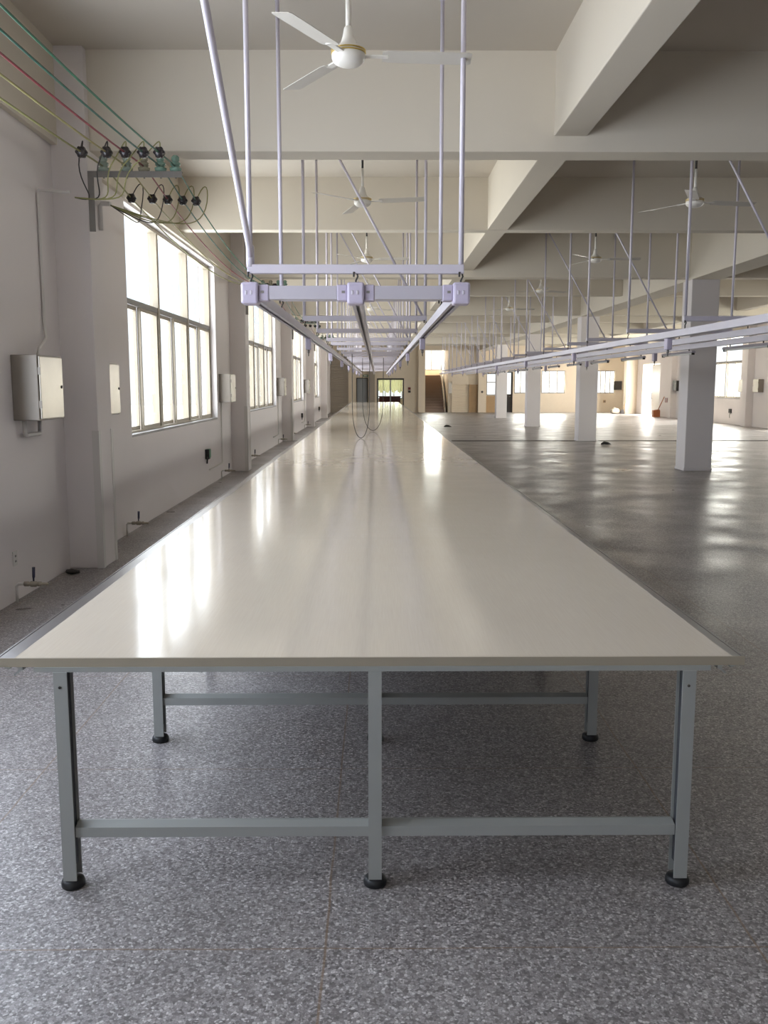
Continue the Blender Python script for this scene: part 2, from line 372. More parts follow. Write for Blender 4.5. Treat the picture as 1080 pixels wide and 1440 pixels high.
# ---- doors and openings at the far end
def door(n, x0, x1, z1, m, label, glass_from=None, y=YB+.08, handle=True):
    w = thing(f'door_{n}', label, 'door', (x0, y, 0), kind='structure'); L = x1-x0
    MB().box(0, .05, -.1, .06, 0, z1).box(L-.05, L, -.1, .06, 0, z1).box(.05, L-.05, -.1, .06, z1-.05, z1).build('door_frame', M['dark'] if m is not M['wood'] else m, w)
    if glass_from:
        lf = MB().box(.05, L-.05, -.02, .02, .01, glass_from)
        lf.box(.05, .1, -.02, .02, glass_from, z1-.05).box(L-.1, L-.05, -.02, .02, glass_from, z1-.05)
        lo = lf.build('door_leaf', m, w); MB().box(.1, L-.1, -.004, .004, glass_from, z1-.05).build('pane', M['glass'], lo)
    else:
        lo = MB().box(.05, L-.05, -.02, .02, .01, z1-.05).box(.12, L-.12, -.028, -.02, .15, z1*.45).box(.12, L-.12, -.028, -.02, z1*.52, z1-.18).build('door_leaf', m, w)
    if handle: MB().tube([(L-.12, -.02, 1.0), (L-.12, -.07, 1.0), (L-.22, -.07, 1.0)], .011, 6).build('door_handle', M['alu'], lo)
    return w
door(1, -1.3, -.58, 2.18, M['greydoor'], 'grey blue door at the far end beyond the table')
door(2, 7.86, 8.62, 2.55, M['dark'], 'dark framed door with a glazed upper half in far wall', 1.15)
door(3, 5.84, 6.38, 1.76, M['wood'], 'low tan wooden door right of the cream shutter', y=YB-.07)
w = thing('door_4', 'ribbed cream roller shutter between the stairs and tan door', 'door', (4.75, YB-.03, 0), kind='structure')
poly = []
for k in range(24): poly += [(-.02, .075*k), (-.045, .075*k+.02), (-.045, .075*k+.055)]
poly += [(-.02, 1.8), (.02, 1.8), (.02, 0)]
MB().prism(poly, 'x', .06, 1.02).build('slat_curtain', M['cream'], w); MB().box(0, .06, -.06, .02, 0, 1.85).box(1.02, 1.08, -.06, .02, 0, 1.85).box(0, 1.08, -.1, .02, 1.8, 1.98).build('guide_rail', M['cream'], w)
w = thing('door_5', 'tall grey steel shutter at the left end of the far wall', 'door', (XL+.02, YB-.05, 0), kind='structure')
poly = []
for k in range(34): poly += [(-.02, .1*k), (-.034, .1*k+.03), (-.034, .1*k+.07)]
poly += [(-.02, 3.4), (.02, 3.4), (.02, 0)]
MB().prism(poly, 'x', .05, 1.07).build('slat_curtain', M['shutter'], w); MB().box(0, .05, -.05, .03, 0, 3.5).box(1.07, 1.12, -.05, .03, 0, 3.5).box(0, 1.12, -.05, .03, 3.4, 3.52).build('guide_rail', M['shutter'], w)
w = thing('door_6', 'glazed far double door with a dark head bar beyond the table', 'door', (0, YB+.05, 0), kind='structure')
MB().box(0, .05, -.03, .03, 0, 2.15).box(1.67, 1.72, -.03, .03, 0, 2.15).box(.05, 1.67, -.05, .05, 2.05, 2.15).build('door_frame', M['dark'], w)
for a in (.05, .86):
    lo = MB().box(a, a+.04, -.02, .02, .02, 2.05).box(a+.77, a+.81, -.02, .02, .02, 2.05).box(a+.04, a+.77, -.02, .02, .02, .12).build('door_leaf', M['alu'], w)
    MB().box(a+.04, a+.77, -.004, .004, .12, 2.05).build('pane', M['glass'], lo)
w = thing('door_7', 'sunlit white doorway in the right wall with open leaf', 'door', (XR+.1, RDOOR[0], 0), kind='structure')
MB().box(-.1, .06, 0, .08, 0, 3.0).box(-.1, .06, 3.32, 3.4, 0, 3.0).box(-.1, .06, .08, 3.32, 2.92, 3.0).build('door_frame', M['white'], w)
lo = MB().box(-.03, .03, .1, 1.7, .01, 2.9).build('door_leaf', M['white'], w)
MB().tube([(-.03, 1.55, .95), (-.09, 1.55, .95), (-.09, 1.55, 1.25), (-.03, 1.55, 1.25)], .014, 6).build('door_handle', M['alu'], lo)

t = tag(MB().box(.1, 1.6, YB+2.2, YB+2.9, .95, 1.0, .01).box(.15, .25, YB+2.3, YB+2.8, 0, .95).box(1.45, 1.55, YB+2.3, YB+2.8, 0, .95).box(.25, 1.45, YB+2.28, YB+2.32, .1, .95).build('counter', M['red']), 'dark red counter inside the far glazed room', 'counter')
def m_curtain():
    m = bpy.data.materials.new('thin_green_curtain'); t = NT(m)
    out = t.n('ShaderNodeOutputMaterial'); df = t.n('ShaderNodeBsdfDiffuse'); tl = t.n('ShaderNodeBsdfTranslucent'); mx = t.n('ShaderNodeMixShader', i0=.45)
    nz = t.n('ShaderNodeTexNoise', Scale=5.0); cr = t.n('ShaderNodeValToRGB'); cr.color_ramp.elements[0].color = lin((150, 152, 118)); cr.color_ramp.elements[1].color = lin((196, 190, 150))
    t.l(nz.outputs[0], cr.inputs[0]); t.l(cr.outputs[0], df.inputs[0]); t.l(cr.outputs[0], tl.inputs[0])
    t.l(df.outputs[0], mx.inputs[1]); t.l(tl.outputs[0], mx.inputs[2]); t.l(mx.outputs[0], out.inputs[0]); return m
cu = MB(); prev = None
for k in range(49):
    x = 0+1.72*k/48; y = YB+3.7+.04*math.sin(k*1.6); zb = 1.28+.09*math.sin(k*.55)+.05*math.sin(k*1.7)
    a_, b_ = cu.b.verts.new((x, y, zb)), cu.b.verts.new((x, y, 2.75))
    if prev: cu.b.faces.new((prev[0], a_, b_, prev[1])).smooth = True
    prev = (a_, b_)
tag(cu.build('curtain', m_curtain()), 'pale greenish curtain behind the far glazed door', 'curtain')
st = MB()
for k in range(14): st.box(3.08, 4.3, YB+.3+.28*k, YB+.3+.28*(k+1), .001, .17*(k+1)).box(3.08, 4.3, YB+.27+.28*k, YB+.3+.28*k, .17*(k+1)-.03, .17*(k+1))
st.box(3.08, 4.5, YB+.3+.28*14, YB+5.74, 2.2, 2.38)
s_ = thing('staircase', 'dark stone staircase climbing away behind the far wall', 'stairs', (0, 0, 0), kind='structure')
st.build('step_flight', M['stair'], s_)
MB().prism([(YB+.28, .001), (YB+.28, .3), (YB+4.2, 2.75), (YB+4.2, 2.2), (YB+1.2, .001)], 'x', 4.32, 4.4).build('stringer', M['white'], s_)
MB().tube([(4.36, YB+.3, .3), (4.36, YB+.3, 1.1), (4.36, YB+4.1, 3.4), (4.36, YB+4.1, 2.7)], .025, 8).build('handrail', M['alu'], s_)

# ------------------------------------------------------------------ the cutting table
TZ = .835
tab = thing('cutting_table', 'very long cream-topped fabric cutting table on grey steel legs', 'table', (0, 3.015, 0), .0018)
TL, TR, OL, OR, LEN = -1.226, 1.208, -1.292, 1.252, 46.0
MB().box(TL, TR, .002, LEN, TZ-.03, TZ).build('tabletop', M['top'], tab)
tag(MB().box(OL, OR, -.003, .002, TZ-.031, TZ-.0005).build('edge_band', mat('edge_band', (160, 150, 132), .5, 0, .05), tab), 'olive grey front edge band')
for a, b in ((OL, TL), (TR, OR)):
    r = MB(); s = 1 if a == OL else -1
    o_ = a if s == 1 else b; i_ = b if s == 1 else a
    r.prism([(o_, TZ-.03), (i_, TZ-.03), (i_, TZ-.0015), (o_+s*.012, TZ-.0015), (o_+s*.012, TZ-.005), (o_+s*.007, TZ-.005), (o_+s*.007, TZ-.0015), (o_, TZ-.0015)], 'y', .002, LEN)
    tag(r.build('side_rail', M['alu'], tab), 'shiny aluminium edge rail')
    g = MB()   # spreader-machine guide angle below the rim
    g.prism([(o_+s*.09, .812), (o_+s*.075, .812), (o_+s*.075, .79), (o_+s*.058, .776), (o_+s*.062, .771), (o_+s*.08, .786), (o_+s*.09, .79)], 'y', .004, LEN-.02)
    g.prism([(o_+s*.05, .804), (o_+s*.022, .804), (o_+s*.044, .793)], 'y', .004, LEN-.02)
    tag(g.build('guide_angle', M['steel'], tab))
NF = 28
YFRAME = [-.012, 1.315, 2.66, 4.0]
while len(YFRAME) < NF: YFRAME.append(YFRAME[-1]+(LEN-.3-4.05)/(NF-4))
xl, xm, xr = -1.072, -.008, 1.063
def leg_mesh(dark_side):
    # C-section post: front flange, web, channel open to the table middle
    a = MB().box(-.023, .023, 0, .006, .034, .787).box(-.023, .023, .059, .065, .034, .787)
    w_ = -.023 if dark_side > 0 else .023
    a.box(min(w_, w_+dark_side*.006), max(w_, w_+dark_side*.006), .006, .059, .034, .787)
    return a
def leg_shade_fill(dark_side):
    return MB().box(-.016 if dark_side > 0 else -.014, .014 if dark_side > 0 else .016, .008, .057, .08, .785)  # dark block filling the open channel, stands in for its shade
def foot_mesh():
    return MB().lathe([(.012, .075), (.012, .034), (.03, .032), (.038, .026), (.041, .016), (.041, .005), (.037, 0)], (0, .033, 0))
protos = {}
for fi, fy in enumerate(YFRAME):
    for key, x, dsd in (('l', xl, 1), ('m', xm, 1), ('r', xr, -1)):
        if fi == 0:
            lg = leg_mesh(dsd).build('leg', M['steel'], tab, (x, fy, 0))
            inn = tag(leg_shade_fill(dsd).build('channel', M['channelshade'], lg), 'dark fill painting the shade in the open channel')
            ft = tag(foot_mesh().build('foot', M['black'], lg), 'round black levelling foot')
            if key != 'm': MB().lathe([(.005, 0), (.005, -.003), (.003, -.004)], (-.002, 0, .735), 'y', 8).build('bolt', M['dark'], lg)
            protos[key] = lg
        else:
            lg = protos[key].copy(); COL.objects.link(lg); lg.location = (x, fy, 0)
            for ch in list(protos[key].children):
                if ch.name.startswith('bolt'): continue
                c = ch.copy(); COL.objects.link(c); c.parent = lg
    if fi == 0:
        rail = MB().prism([(.012, .19), (.012, .226), (.05, .235), (.06, .235), (.06, .19)], 'x', xl+.023, xr-.023).build('cross_rail', M['steel'], tab, (0, fy, 0))
        beam = MB().box(-1.16, 1.135, 0, .05, .787, TZ-.031).build('cross_beam', M['steel'], tab, (0, fy+.004, 0))
    else:
        for src, yy in ((rail, fy), (beam, fy+.004)):
            c = src.copy(); COL.objects.link(c); c.location = (0, yy, 0)

# ------------------------------------------------------------------ overhead power track runs
HY = [5.75, 7.6, 9.95, 12.2, 14.55, 16.0, 18.35, 20.5, 22.3, 24.6, 26.3, 28.3, 30.5, 32.3, 34.6, 36.3, 38.3, 40.5, 42.3, 44.8, 46.5]
def hanger_bracket(name, label, x0, x1, y, brace, group):
    h = thing(name, label, 'hanger', (0, y, 0), group=group); zb = 2.42
    MB().box(x0-.018, x1+.018, -.022, .022, zb, zb+.055, .004).build('cross_bar', M['lilac'], h)
    for x in (x0, x1):
        r = MB().tube([(x, 0, zb+.03), (x, 0, ZC-.012)], .016, 10).build('rod', M['lilac'], h)
        MB().lathe([(.065, 4.75), (.065, 4.738), (.03, 4.725), (.018, 4.70)], (x, 0, 0)).build('ceiling_plate', M['lilac'], r)
    if brace == 'cross': MB().tube([(x0+.02, .025, ZC-.01), (x1-.03, .025, zb+.06)], .013, 8).build('brace', M['lilac'], h)
    if brace == 'long':
        b = MB().tube([(x0, .0, zb+.09), (x0, -.05, zb+.16), (x0, -3.3, ZC-.01)], .019, 10).build('brace', M['lilac'], h)
        MB().lathe([(.025, 0), (.025, .12), (.02, .13)], (x0, 0, zb+.04)).build('clamp', M['lilac'], b)
    xm_ = (x0+x1)/2
    for x in (x0, xm_, x1):
        MB().tube([(x, 0, 2.345), (x, 0, 2.38), (x+.012, 0, 2.405), (x+.006, 0, 2.43), (x-.012, -.026, 2.425), (x-.012, -.028, 2.40)], .006, 6).build('hook', M['dark'], h)
    return h
def feed_box(label, x, inner, y0, tag_group):
    f = thing('power_feed_box', label, 'feed box', (x, y0, 0), group=tag_group)
    MB().box(-.052, .052, -.075, .075, 2.235, 2.365, .014).build('housing', M['lilacbox'], f)
    for s in inner:
        MB().box(min(s*.052, s*.115), max(s*.052, s*.115), -.05, .05, 2.255, 2.352, .008).build('connector', M['lilacbox'], f)
        MB().box(s*.075-.01, s*.075+.01, -.054, -.05, 2.30, 2.315).build('clip', M['sill'], f)
    for dx in (-.02, .01): MB().box(dx-.006, dx+.006, -.079, -.075, 2.29, 2.315, .002).build('latch', M['lilac'], f)
    return f
def track(label, x, y0, y1, grp):
    # channel with a slot along its underside
    p = [(-.035, 2.27), (-.012, 2.27), (-.012, 2.285), (-.024, 2.285), (-.024, 2.325), (.024, 2.325), (.024, 2.285), (.012, 2.285), (.012, 2.27), (.035, 2.27), (.035, 2.34), (-.035, 2.34)]
    o = MB().prism([(x+u, v) for u, v in p], 'y', y0, y1).build('power_track', M['track'])
    return tag(o, label, 'power track', grp)
RUNS = [('over the cutting table', -.77, .514, 'table run'), ('above the open floor on the right', 3.29, 4.64, 'right run')]
SIDE = ('left', 'middle', 'right')
for ri, (place, x0, x1, short) in enumerate(RUNS):
    xmid = (x0+x1)/2
    for k, y in enumerate(HY):
        br = 'long' if k == 0 else ('cross' if k % 2 == 0 and k != 0 else None)
        if ri == 1 and k == 0: br = 'cross'
        hanger_bracket('track_hanger', f'{ORD[k] if k < 20 else "last"} lilac two-rod hanger from the camera {place}', x0, x1, y, br, f'hangers {place}')
    for s, x in zip(SIDE, (x0, xmid, x1)):
        track(f'{s} pale power track of the three {place}', x, HY[0]+.076, 48.2, f'tracks {place}')
        feed_box(f'lilac feed box, near end of {s} track {place}', x, {'left': (1,), 'middle': (-1, 1), 'right': (-1,)}[s], HY[0], f'feed boxes {place}')
    for a, b, s in ((x0+.116, xmid-.116, 'left'), (xmid+.116, x1-.116, 'right')):
        d = MB().prism([(-.045, 2.265), (.045, 2.265), (.045, 2.345), (.03, 2.345), (.03, 2.28), (-.03, 2.28), (-.03, 2.345), (-.045, 2.345)], 'x', a, b).build('cross_duct', M['track'], None, (0, HY[0], 0))
        tag(d, f'{s} pale cross duct joining feed boxes {place}', 'cable duct', f'cross ducts {place}')
# tap-off boxes under the outer tracks
def tapbox(label, x, y, grp):
    f = thing('tap_off_box', label, 'socket box', (x, y, 0), group=grp)
    MB().box(-.03, .03, -.06, .06, 2.14, 2.268, .01).build('housing', M['lilacbox'], f)
    MB().lathe([(.014, 2.14), (.014, 2.11), (.006, 2.10), (.006, 2.07)], (0, 0, 0), 'z', 10).build('cable_gland', M['sill'], f)
    return f
tp = tapbox('', 0, 0, None)
first = True
for ri, (place, x0, x1, short) in enumerate(RUNS):
    for s, x in (('left', x0), ('right', x1)):
        for k in range(7):
            lab = f'{ORD[k]} lilac tap-off box under the {s} track {place}'
            if first: tp.location = (x, 10.5, 0); tp['label'] = lab; tp['group'] = f'tap-off boxes {place}'; first = False
            else: dup(tp, (x, 10.5+5*k, 0), lab, group=f'tap-off boxes {place}')
# tube lamps under the right run
def tube_lamp(label, x, y):
    f = thing('tube_light', label, 'lamp', (x, y, 0), group='tube lights under the right run')
    MB().prism([(-.035, 2.215), (-.02, 2.245), (.02, 2.245), (.035, 2.215)], 'y', 0, 1.45).build('housing', M['track'], f)
    MB().tube([(0, .02, 2.205), (0, 1.43, 2.205)], .014, 10).build('tube', M['tube'], f)
    for yy in (.01, 1.42): MB().box(-.02, .02, yy, yy+.02, 2.185, 2.22).build('end_cap', M['dark'], f)
    for yy in (.2, 1.25): MB().box(-.006, .006, yy-.006, yy+.006, 2.245, 2.27).build('suspension', M['dark'], f)
    return f
tl = tube_lamp('nearest tube lamp under the right hand overhead track', 4.64, 10.95)
for k in range(1, 12): dup(tl, (4.64, 10.95+2.5*k+.15, 0), f'{ORD[k]} tube lamp from camera under the right hand track')

# ------------------------------------------------------------------ ceiling fans
def make_fan(hz):
    f = thing('ceiling_fan', '', 'fan', (0, 0, hz), group='ceiling fans'); top = ZC-hz
    MB().lathe([(.07, top), (.068, top-.05), (.05, top-.09), (.02, top-.1)], (0, 0, 0)).build('ceiling_canopy', M['white'], f)
    tag(MB().tube([(0, 0, top-.1), (0, 0, .34)], .013, 10).build('down_rod', M['dark'], f), 'dark upper rod')
    MB().tube([(0, 0, .37), (0, 0, .1)], .016, 12).build('rod_sleeve', M['white'], f)
    MB().lathe([(.018, .17), (.026, .16), (.036, .11), (.048, .075), (.085, .05), (.097, .03), (.099, .008), (.099, -.008), (.092, -.024), (.07, -.042), (.035, -.052), (.008, -.054)], (0, 0, 0), seg=28).build('motor_housing', M['white'], f)
    for z in (.02, .034): tag(MB().lathe([(.088, z-.004), (.103, z-.003), (.103, z+.003), (.088, z+.004)], (0, 0, 0), seg=28).build('trim_ring', M['gold'], f), 'thin gold ring')
    for k in range(3):
        a = 2*PI*k/3
        mb = MB()
        outline = [(.20, -.05), (.23, -.062), (.70, -.068), (.725, -.06), (.73, .05), (.715, .062), (.23, .062), (.20, .05)]
        top_ = [mb.b.verts.new((x, y, .012-.18*y-.01*x)) for x, y in outline]; bot = [mb.b.verts.new((x, y, .008-.18*y-.01*x)) for x, y in outline]
        mb.b.faces.new(top_); mb.b.faces.new(bot[::-1])
        for i in range(8): mb.b.faces.new((top_[i], bot[i], bot[(i+1) % 8], top_[(i+1) % 8]))
        mb.b.transform(Matrix.Rotation(a, 4, 'Z')) if False else bmesh.ops.rotate(mb.b, cent=(0, 0, 0), matrix=Matrix.Rotation(a, 3, 'Z'), verts=mb.b.verts)
        bl = mb.build('blade', M['blade'], f)
        ir = MB().box(.085, .235, -.022, .022, .002, .012, .003); bmesh.ops.rotate(ir.b, cent=(0, 0, 0), matrix=Matrix.Rotation(a, 3, 'Z'), verts=ir.b.verts)
        ir.build('blade_iron', M['white'], bl)
    return f
fan0 = make_fan(3.66)
fan_spots = [(-.165, 5.72, 3, 'nearest ceiling fan, above the near end of the table'), (-.16, 10.8, -14, 'second ceiling fan over the table, past the first beam'), (-.165, 15.6, -6, 'third small ceiling fan over the table'), (-.165, 20.7, 20, 'fourth distant ceiling fan over the table'), (-.165, 25.6, 40, 'farthest ceiling fan over the table'),
             (3.62, 10.8, 8, 'nearer ceiling fan above the right hand open floor'), (3.62, 15.6, -8, 'second ceiling fan above the right hand open floor'), (3.62, 20.7, 30, 'third distant ceiling fan above the right floor'), (3.62, 25.6, 10, 'farthest ceiling fan above the right floor')]
for i, (x, y, a, lab) in enumerate(fan_spots):
    z = 3.64 if i == 0 else 3.80
    if i == 0: fan0.location = (x, y, 3.64); fan0.rotation_euler = (0, 0, math.radians(a)); fan0['label'] = lab
    elif i == 1:
        fan1 = make_fan(3.8); fan1.location = (x, y, 3.8); fan1.rotation_euler = (0, 0, math.radians(a)); fan1['label'] = lab
    else: dup(fan1, (x, y, 3.8), lab, math.radians(a))
# fan0 canopy was built for 3.66: lift the root so the canopy meets the ceiling
fan0.location.z = 3.66

# ------------------------------------------------------------------ insulator brackets and overhead wires on the left wall
PX = [-2.47, -2.26, -2.105, -1.955, -1.82]
WM = [M['wolive'], M['wyel'], M['wred'], M['wteal'], M['wgreen']]
WNAME = ['olive', 'yellow', 'red', 'dark green', 'bright green']
def make_bracket():
    b = thing('insulator_bracket', '', 'bracket', (0, 0, 0), group='insulator brackets on the left pillars')
    MB().prism([(-2.61, 3.66), (-1.76, 3.66), (-1.76, 3.605), (-2.555, 3.605), (-2.555, 3.13), (-2.61, 3.13)], 'y', -.008, 0).prism([(-2.61, 3.652), (-1.76, 3.652), (-1.76, 3.66), (-2.61, 3.66)], 'y', 0, .05).build('angle_arm', M['iron'], b)
    for i, x in enumerate(PX):
        p = MB().lathe([(.014, 3.655), (.05, 3.665), (.055, 3.69), (.03, 3.70), (.046, 3.715), (.046, 3.735), (.026, 3.745), (.036, 3.76), (.036, 3.785), (.02, 3.80), (.004, 3.805)], (x, .02, 0), seg=16).build('insulator', [M['porcelain'], M['porcelain'], M['porcelain2'], M['porcelain3'], M['porcelain3']][i], b)
        MB().tube([(x, .02, 3.66), (x, .02, 3.6)], .008, 6).build('pin', M['iron'], p)
    return b
br = make_bracket()
for n in range(0, 5):
    lab = {1: 'grey angle iron bracket with five insulators on the nearest pillar', 2: 'insulator bracket on the second left pillar', 3: 'insulator bracket on the third left pillar', 4: 'insulator bracket on the fourth left pillar', 0: 'insulator bracket on a pillar beside the camera'}[n]
    y = yline(n)-.055
    if n == 0: br.location = (0, y, 0); br['label'] = lab
    else: dup(br, (0, y, 0), lab)
def knob_mb(c, yd=1):
    # ribbed strain insulator lying on the wire, flower-like seen end-on
    mb = MB(); x, y, z = c
    mb.lathe([(.012, -.045), (.034, -.04), (.042, -.025), (.03, -.01), (.042, .006), (.042, .02), (.03, .032), (.012, .042)], c, 'y', 14)
    for k in range(6):
        a = 2*PI*k/6
        mb.lathe([(.004, -.03), (.015, -.022), (.015, .016), (.004, .026)], (x+.034*math.cos(a), y, z+.034*math.sin(a)), 'y', 8)
    return mb
SPAN = {0: 'running from the top left edge to the near bracket', 1: 'running from the near bracket towards the second pillar', 2: 'between the second and third left pillars', 3: 'between the third and fourth left pillars'}
for n in range(0, 4):
    ya, yb2 = yline(n)-.03, yline(n+1)-.035
    for i, x in enumerate(PX):
        zz = 3.705; sag = (.14-.003*(4-i)) if n == 0 else .36-.02*(4-i)
        pts = []
        for k in range(33):
            t_ = k/32; pts.append((x, ya+(yb2-ya)*t_, zz-4*sag*t_*(1-t_)*(1 if .08 < t_ < .92 else .6+.4*min(t_, 1-t_)/.08)))
        w = MB().tube(pts, .0075, 6).build('overhead_wire', WM[i])
        tag(w, f'{WNAME[i]} overhead wire {SPAN[n]}', 'wire', f'overhead wires {SPAN[n]}')
        for kk, sgn in ((pts[3], 1), (pts[30], -1)):
            kn = tag(knob_mb(kk).build('strain_insulator', M['knob'], w), 'ribbed black strain insulator')
        if n == 0:      # jumper from the near strain insulator down to the wall conduit
            e = Vector(pts[30]); d = Vector((-2.62, 8.28, 3.36))
            MB().tube(bez(e+Vector((0, 0, .0)), e+Vector((.02, .02, .16)), e+Vector((-.03, .12, .12)), e+Vector((-.06-.03*i, .12, -.02)), 8)+bez(e+Vector((-.06-.03*i, .12, -.02)), e+Vector((-.1-.1*i, .1, -.25)), d+Vector((.25+.1*i, .1, -.05)), d, 12)[1:], .0055, 6).build('jumper', M['wolive'] if i > 1 else M['dark'], w)
        if n == 1:
            e = Vector(pts[3]); d = Vector((-2.5, 8.95, 3.42))
            MB().tube(bez(e, e+Vector((.05, .1, .2)), e+Vector((.12, .1, .22)), e+Vector((.1, .05, 0)), 8)+bez(e+Vector((.1, .05, 0)), e+Vector((.05, 0, -.3)), d+Vector((.3+.08*i, .1, -.2)), d, 12)[1:], .0055, 6).build('jumper', M['wolive'] if i > 1 else M['dark'], w)
tag(MB().tube([(-2.66, 8.27, 3.40), (-2.93, 8.27, 3.42), (-2.935, 8.27, 3.38), (-2.935, 8.27, 2.3), (-2.9, 8.2, 2.15), (-2.86, 7.9, 2.05), (-2.86, 7.86, 1.985)], .014, 8).build('conduit_pipe', M['pvc']), 'white conduit from bracket wires down to nearest breaker box', 'conduit')
tag(MB().tube([(-2.612, 9.0, 3.2), (-2.612, 9.0, 3.42), (-2.59, 8.98, 3.44), (-2.5, 8.95, 3.43)], .022, 8).build('conduit_elbow', M['pvc']), 'short white conduit elbow on the nearest pillar', 'conduit')

# ------------------------------------------------------------------ breaker boxes
def breaker_box(label, loop, side, down=False):
    """box on a wall whose face is x=0 looking towards +x (side=1)."""
    b = thing('breaker_box', label, 'electrical box', group='metal breaker boxes on the walls')
    s = side
    MB().box(0, s*.215, 0, .56, 0, .53, .006).build('body', M['boxgrey'], b)
    dr = MB().box(s*.216, s*.231, .015, .545, .012, .518, .005).build('door', M['boxdoor'], b)
    MB().lathe([(.014, s*.231), (.014, s*.238), (.009, s*.241)], (0, .5, .27), 'x', 10).build('latch', M['dark'], dr)
    MB().box(s*.2, s*.236, .004, .014, .1, .16).box(s*.2, s*.236, .004, .014, .37, .43).build('hinge', M['boxgrey'], dr)
    if loop:
        MB().tube([(s*.05, .1, .0), (s*.05, .1, -.1), (s*.055, .12, -.125), (s*.055, .42, -.125), (s*.05, .44, -.1), (s*.05, .44, 0)], .019, 8).build('conduit', M['pvc'], b)
    return b
A = breaker_box('large metal breaker box left of the nearest pillar', True, 1); A.location = (XL, 7.5, 1.46)
Bx = breaker_box('metal breaker box just behind the nearest pillar', False, 1); Bx.location = (XL, 9.27, 1.44)
C = breaker_box('metal breaker box left of the second pillar', False, 1); C.location = (XL, 17.3, 1.42)
for n in (2, 3, 4):
    y = yline(n)-1.32
    tag(MB().tube([(XL+.022, y, 1.415), (XL+.022, y, .32), (XL+.022, y-.04, .28), (XL+.022, y-1.35, .28)], .014, 6).build('wall_conduit', M['pvc']), f'thin white conduit dropping from the box before the {["second","third","fourth"][n-2]} left pillar', 'conduit')
for n in (3, 4): dup(C, (XL, yline(n)-1.4, 1.42), f'small metal breaker box before the {["third","fourth"][n-3]} left pillar')
for n in (2, 3): dup(Bx, (XL, yline(n)+.57, 1.44), f'small metal breaker box just past the {["second","third"][n-2]} left pillar')
R1 = breaker_box('grey breaker box right of the right wall window', False, -1); R1.location = (XR, 39.25, 1.44)
dup(R1, (XR, 37.7, 1.44), 'beige breaker box at the right edge of the picture')
R3 = breaker_box('breaker box coloured dark as if backlit, between doorway and nearest column', False, -1); R3.location = (XR, 48.05, 1.43)
for ch in R3.children_recursive: ch.data = ch.data.copy(); ch.data.materials[0] = M['dark']  # backlit shade put into this box's colour
t = thing('wall_cabinet', 'dark square cabinet beside the farthest right window', 'cabinet', (15.0, YB-.01, 1.42))
MB().box(-.02, .52, -.2, 0, 0, .56, .006).build('body', M['sill'], t); MB().box(0, .5, -.215, -.2, .02, .54, .004).build('door', M['dark'], t)
t = thing('junction_box', 'small pale junction box above the right wall breaker box', 'electrical box', (XR, 39.35, 2.3))
MB().box(-.12, 0, 0, .25, 0, .3, .005).build('body', M['pvc'], t); MB().tube([(-.03, .12, 0), (-.03, .12, -.32)], .015, 6).build('conduit', M['pvc'], t)

# ------------------------------------------------------------------ air valves along the left wall
def make_valve():
    v = thing('air_valve', '', 'valve', group='air valves along the left wall')
    MB().tube([(.03, 0, .001), (.03, 0, .13), (.045, 0, .15), (.1, 0, .152)], .013, 8).build('pipe', M['pvc'], v)
    bd = MB().lathe([(.013, .09), (.02, .095), (.02, .13), (.014, .135), (.024, .15), (.024, .19), (.014, .2), (.02, .205), (.02, .23), (.012, .235), (.012, .28), (.008, .29)], (0, 0, .152), 'x', 12).build('valve_body', M['brass'], v)
    MB().tube([(.17, 0, .175), (.17, 0, .2), (.172, .0, .21), (.176, -.002, .29)], [.007, .008, .012, .013], 8).build('lever', M['lever'], bd)
    return v
va = make_valve(); va.location = (XL, 7.3, -.001+.0); va['label'] = 'air valve with dark lever at the left picture edge'
va.location.z = 0
for y, lab in ((10.6, 'floor air valve beyond the nearest left pillar'), (17.2, 'air valve before the second left pillar'), (20.9, 'air valve just beyond the second left pillar'), (27.3, 'air valve before the third left pillar'), (30.6, 'tiny air valve beyond the third left pillar'), (37.2, 'tiny air valve before the fourth left pillar')):
    dup(va, (XL, y, 0), lab)
t = thing('wall_outlet', 'small white outlet plate above the leftmost valve', 'outlet', (XL, 7.32, .29))
MB().box(0, .01, 0, .085, 0, .12, .004).build('plate', M['pvc'], t); MB().box(.01, .0125, .03, .055, .03, .045).box(.01, .0125, .03, .055, .072, .088).build('socket', M['sill'], t)
def wall_socket(label, y, green):
    t = thing('wall_socket', label, 'socket', (XL, y, .42))
    MB().box(0, .07, 0, .12, .06, .23, .008).build('housing', M['dark'] if not green else M['black'], t)
    if green: tag(MB().box(.005, .075, .03, .16, .08, .23, .008).build('cover', M['greenlamp'], t), 'green cover')
    MB().tube([(.04, .0, .1), (.045, -.04, .06), (.04, -.05, -.01)], .014, 6).build('plug_cable', M['black'], t)
wall_socket('green and black socket with hanging plug under nearest left window', 15.75, True)
wall_socket('small black socket below the third left window', 35.9, False)
wall_socket('tiny black socket below the farthest left window', 46.6, False)
t = thing('wall_socket', 'black socket under the right wall window', 'socket', (XR, 40.95, .5))
MB().box(-.06, 0, 0, .25, 0, .18, .008).build('housing', M['dark'], t); MB().tube([(-.03, .1, 0), (-.05, .12, -.1), (-.03, .14, -.22)], .01, 6).build('plug_cable', M['black'], t)
tag(MB().tube([(-2.9, 8.45, .02), (-2.84, 8.42, .024), (-2.78, 8.44, .02)], [.02, .026, .012], 8).build('rubble', M['dark']), 'dark scrap on the floor before the nearest left pillar', 'scrap')

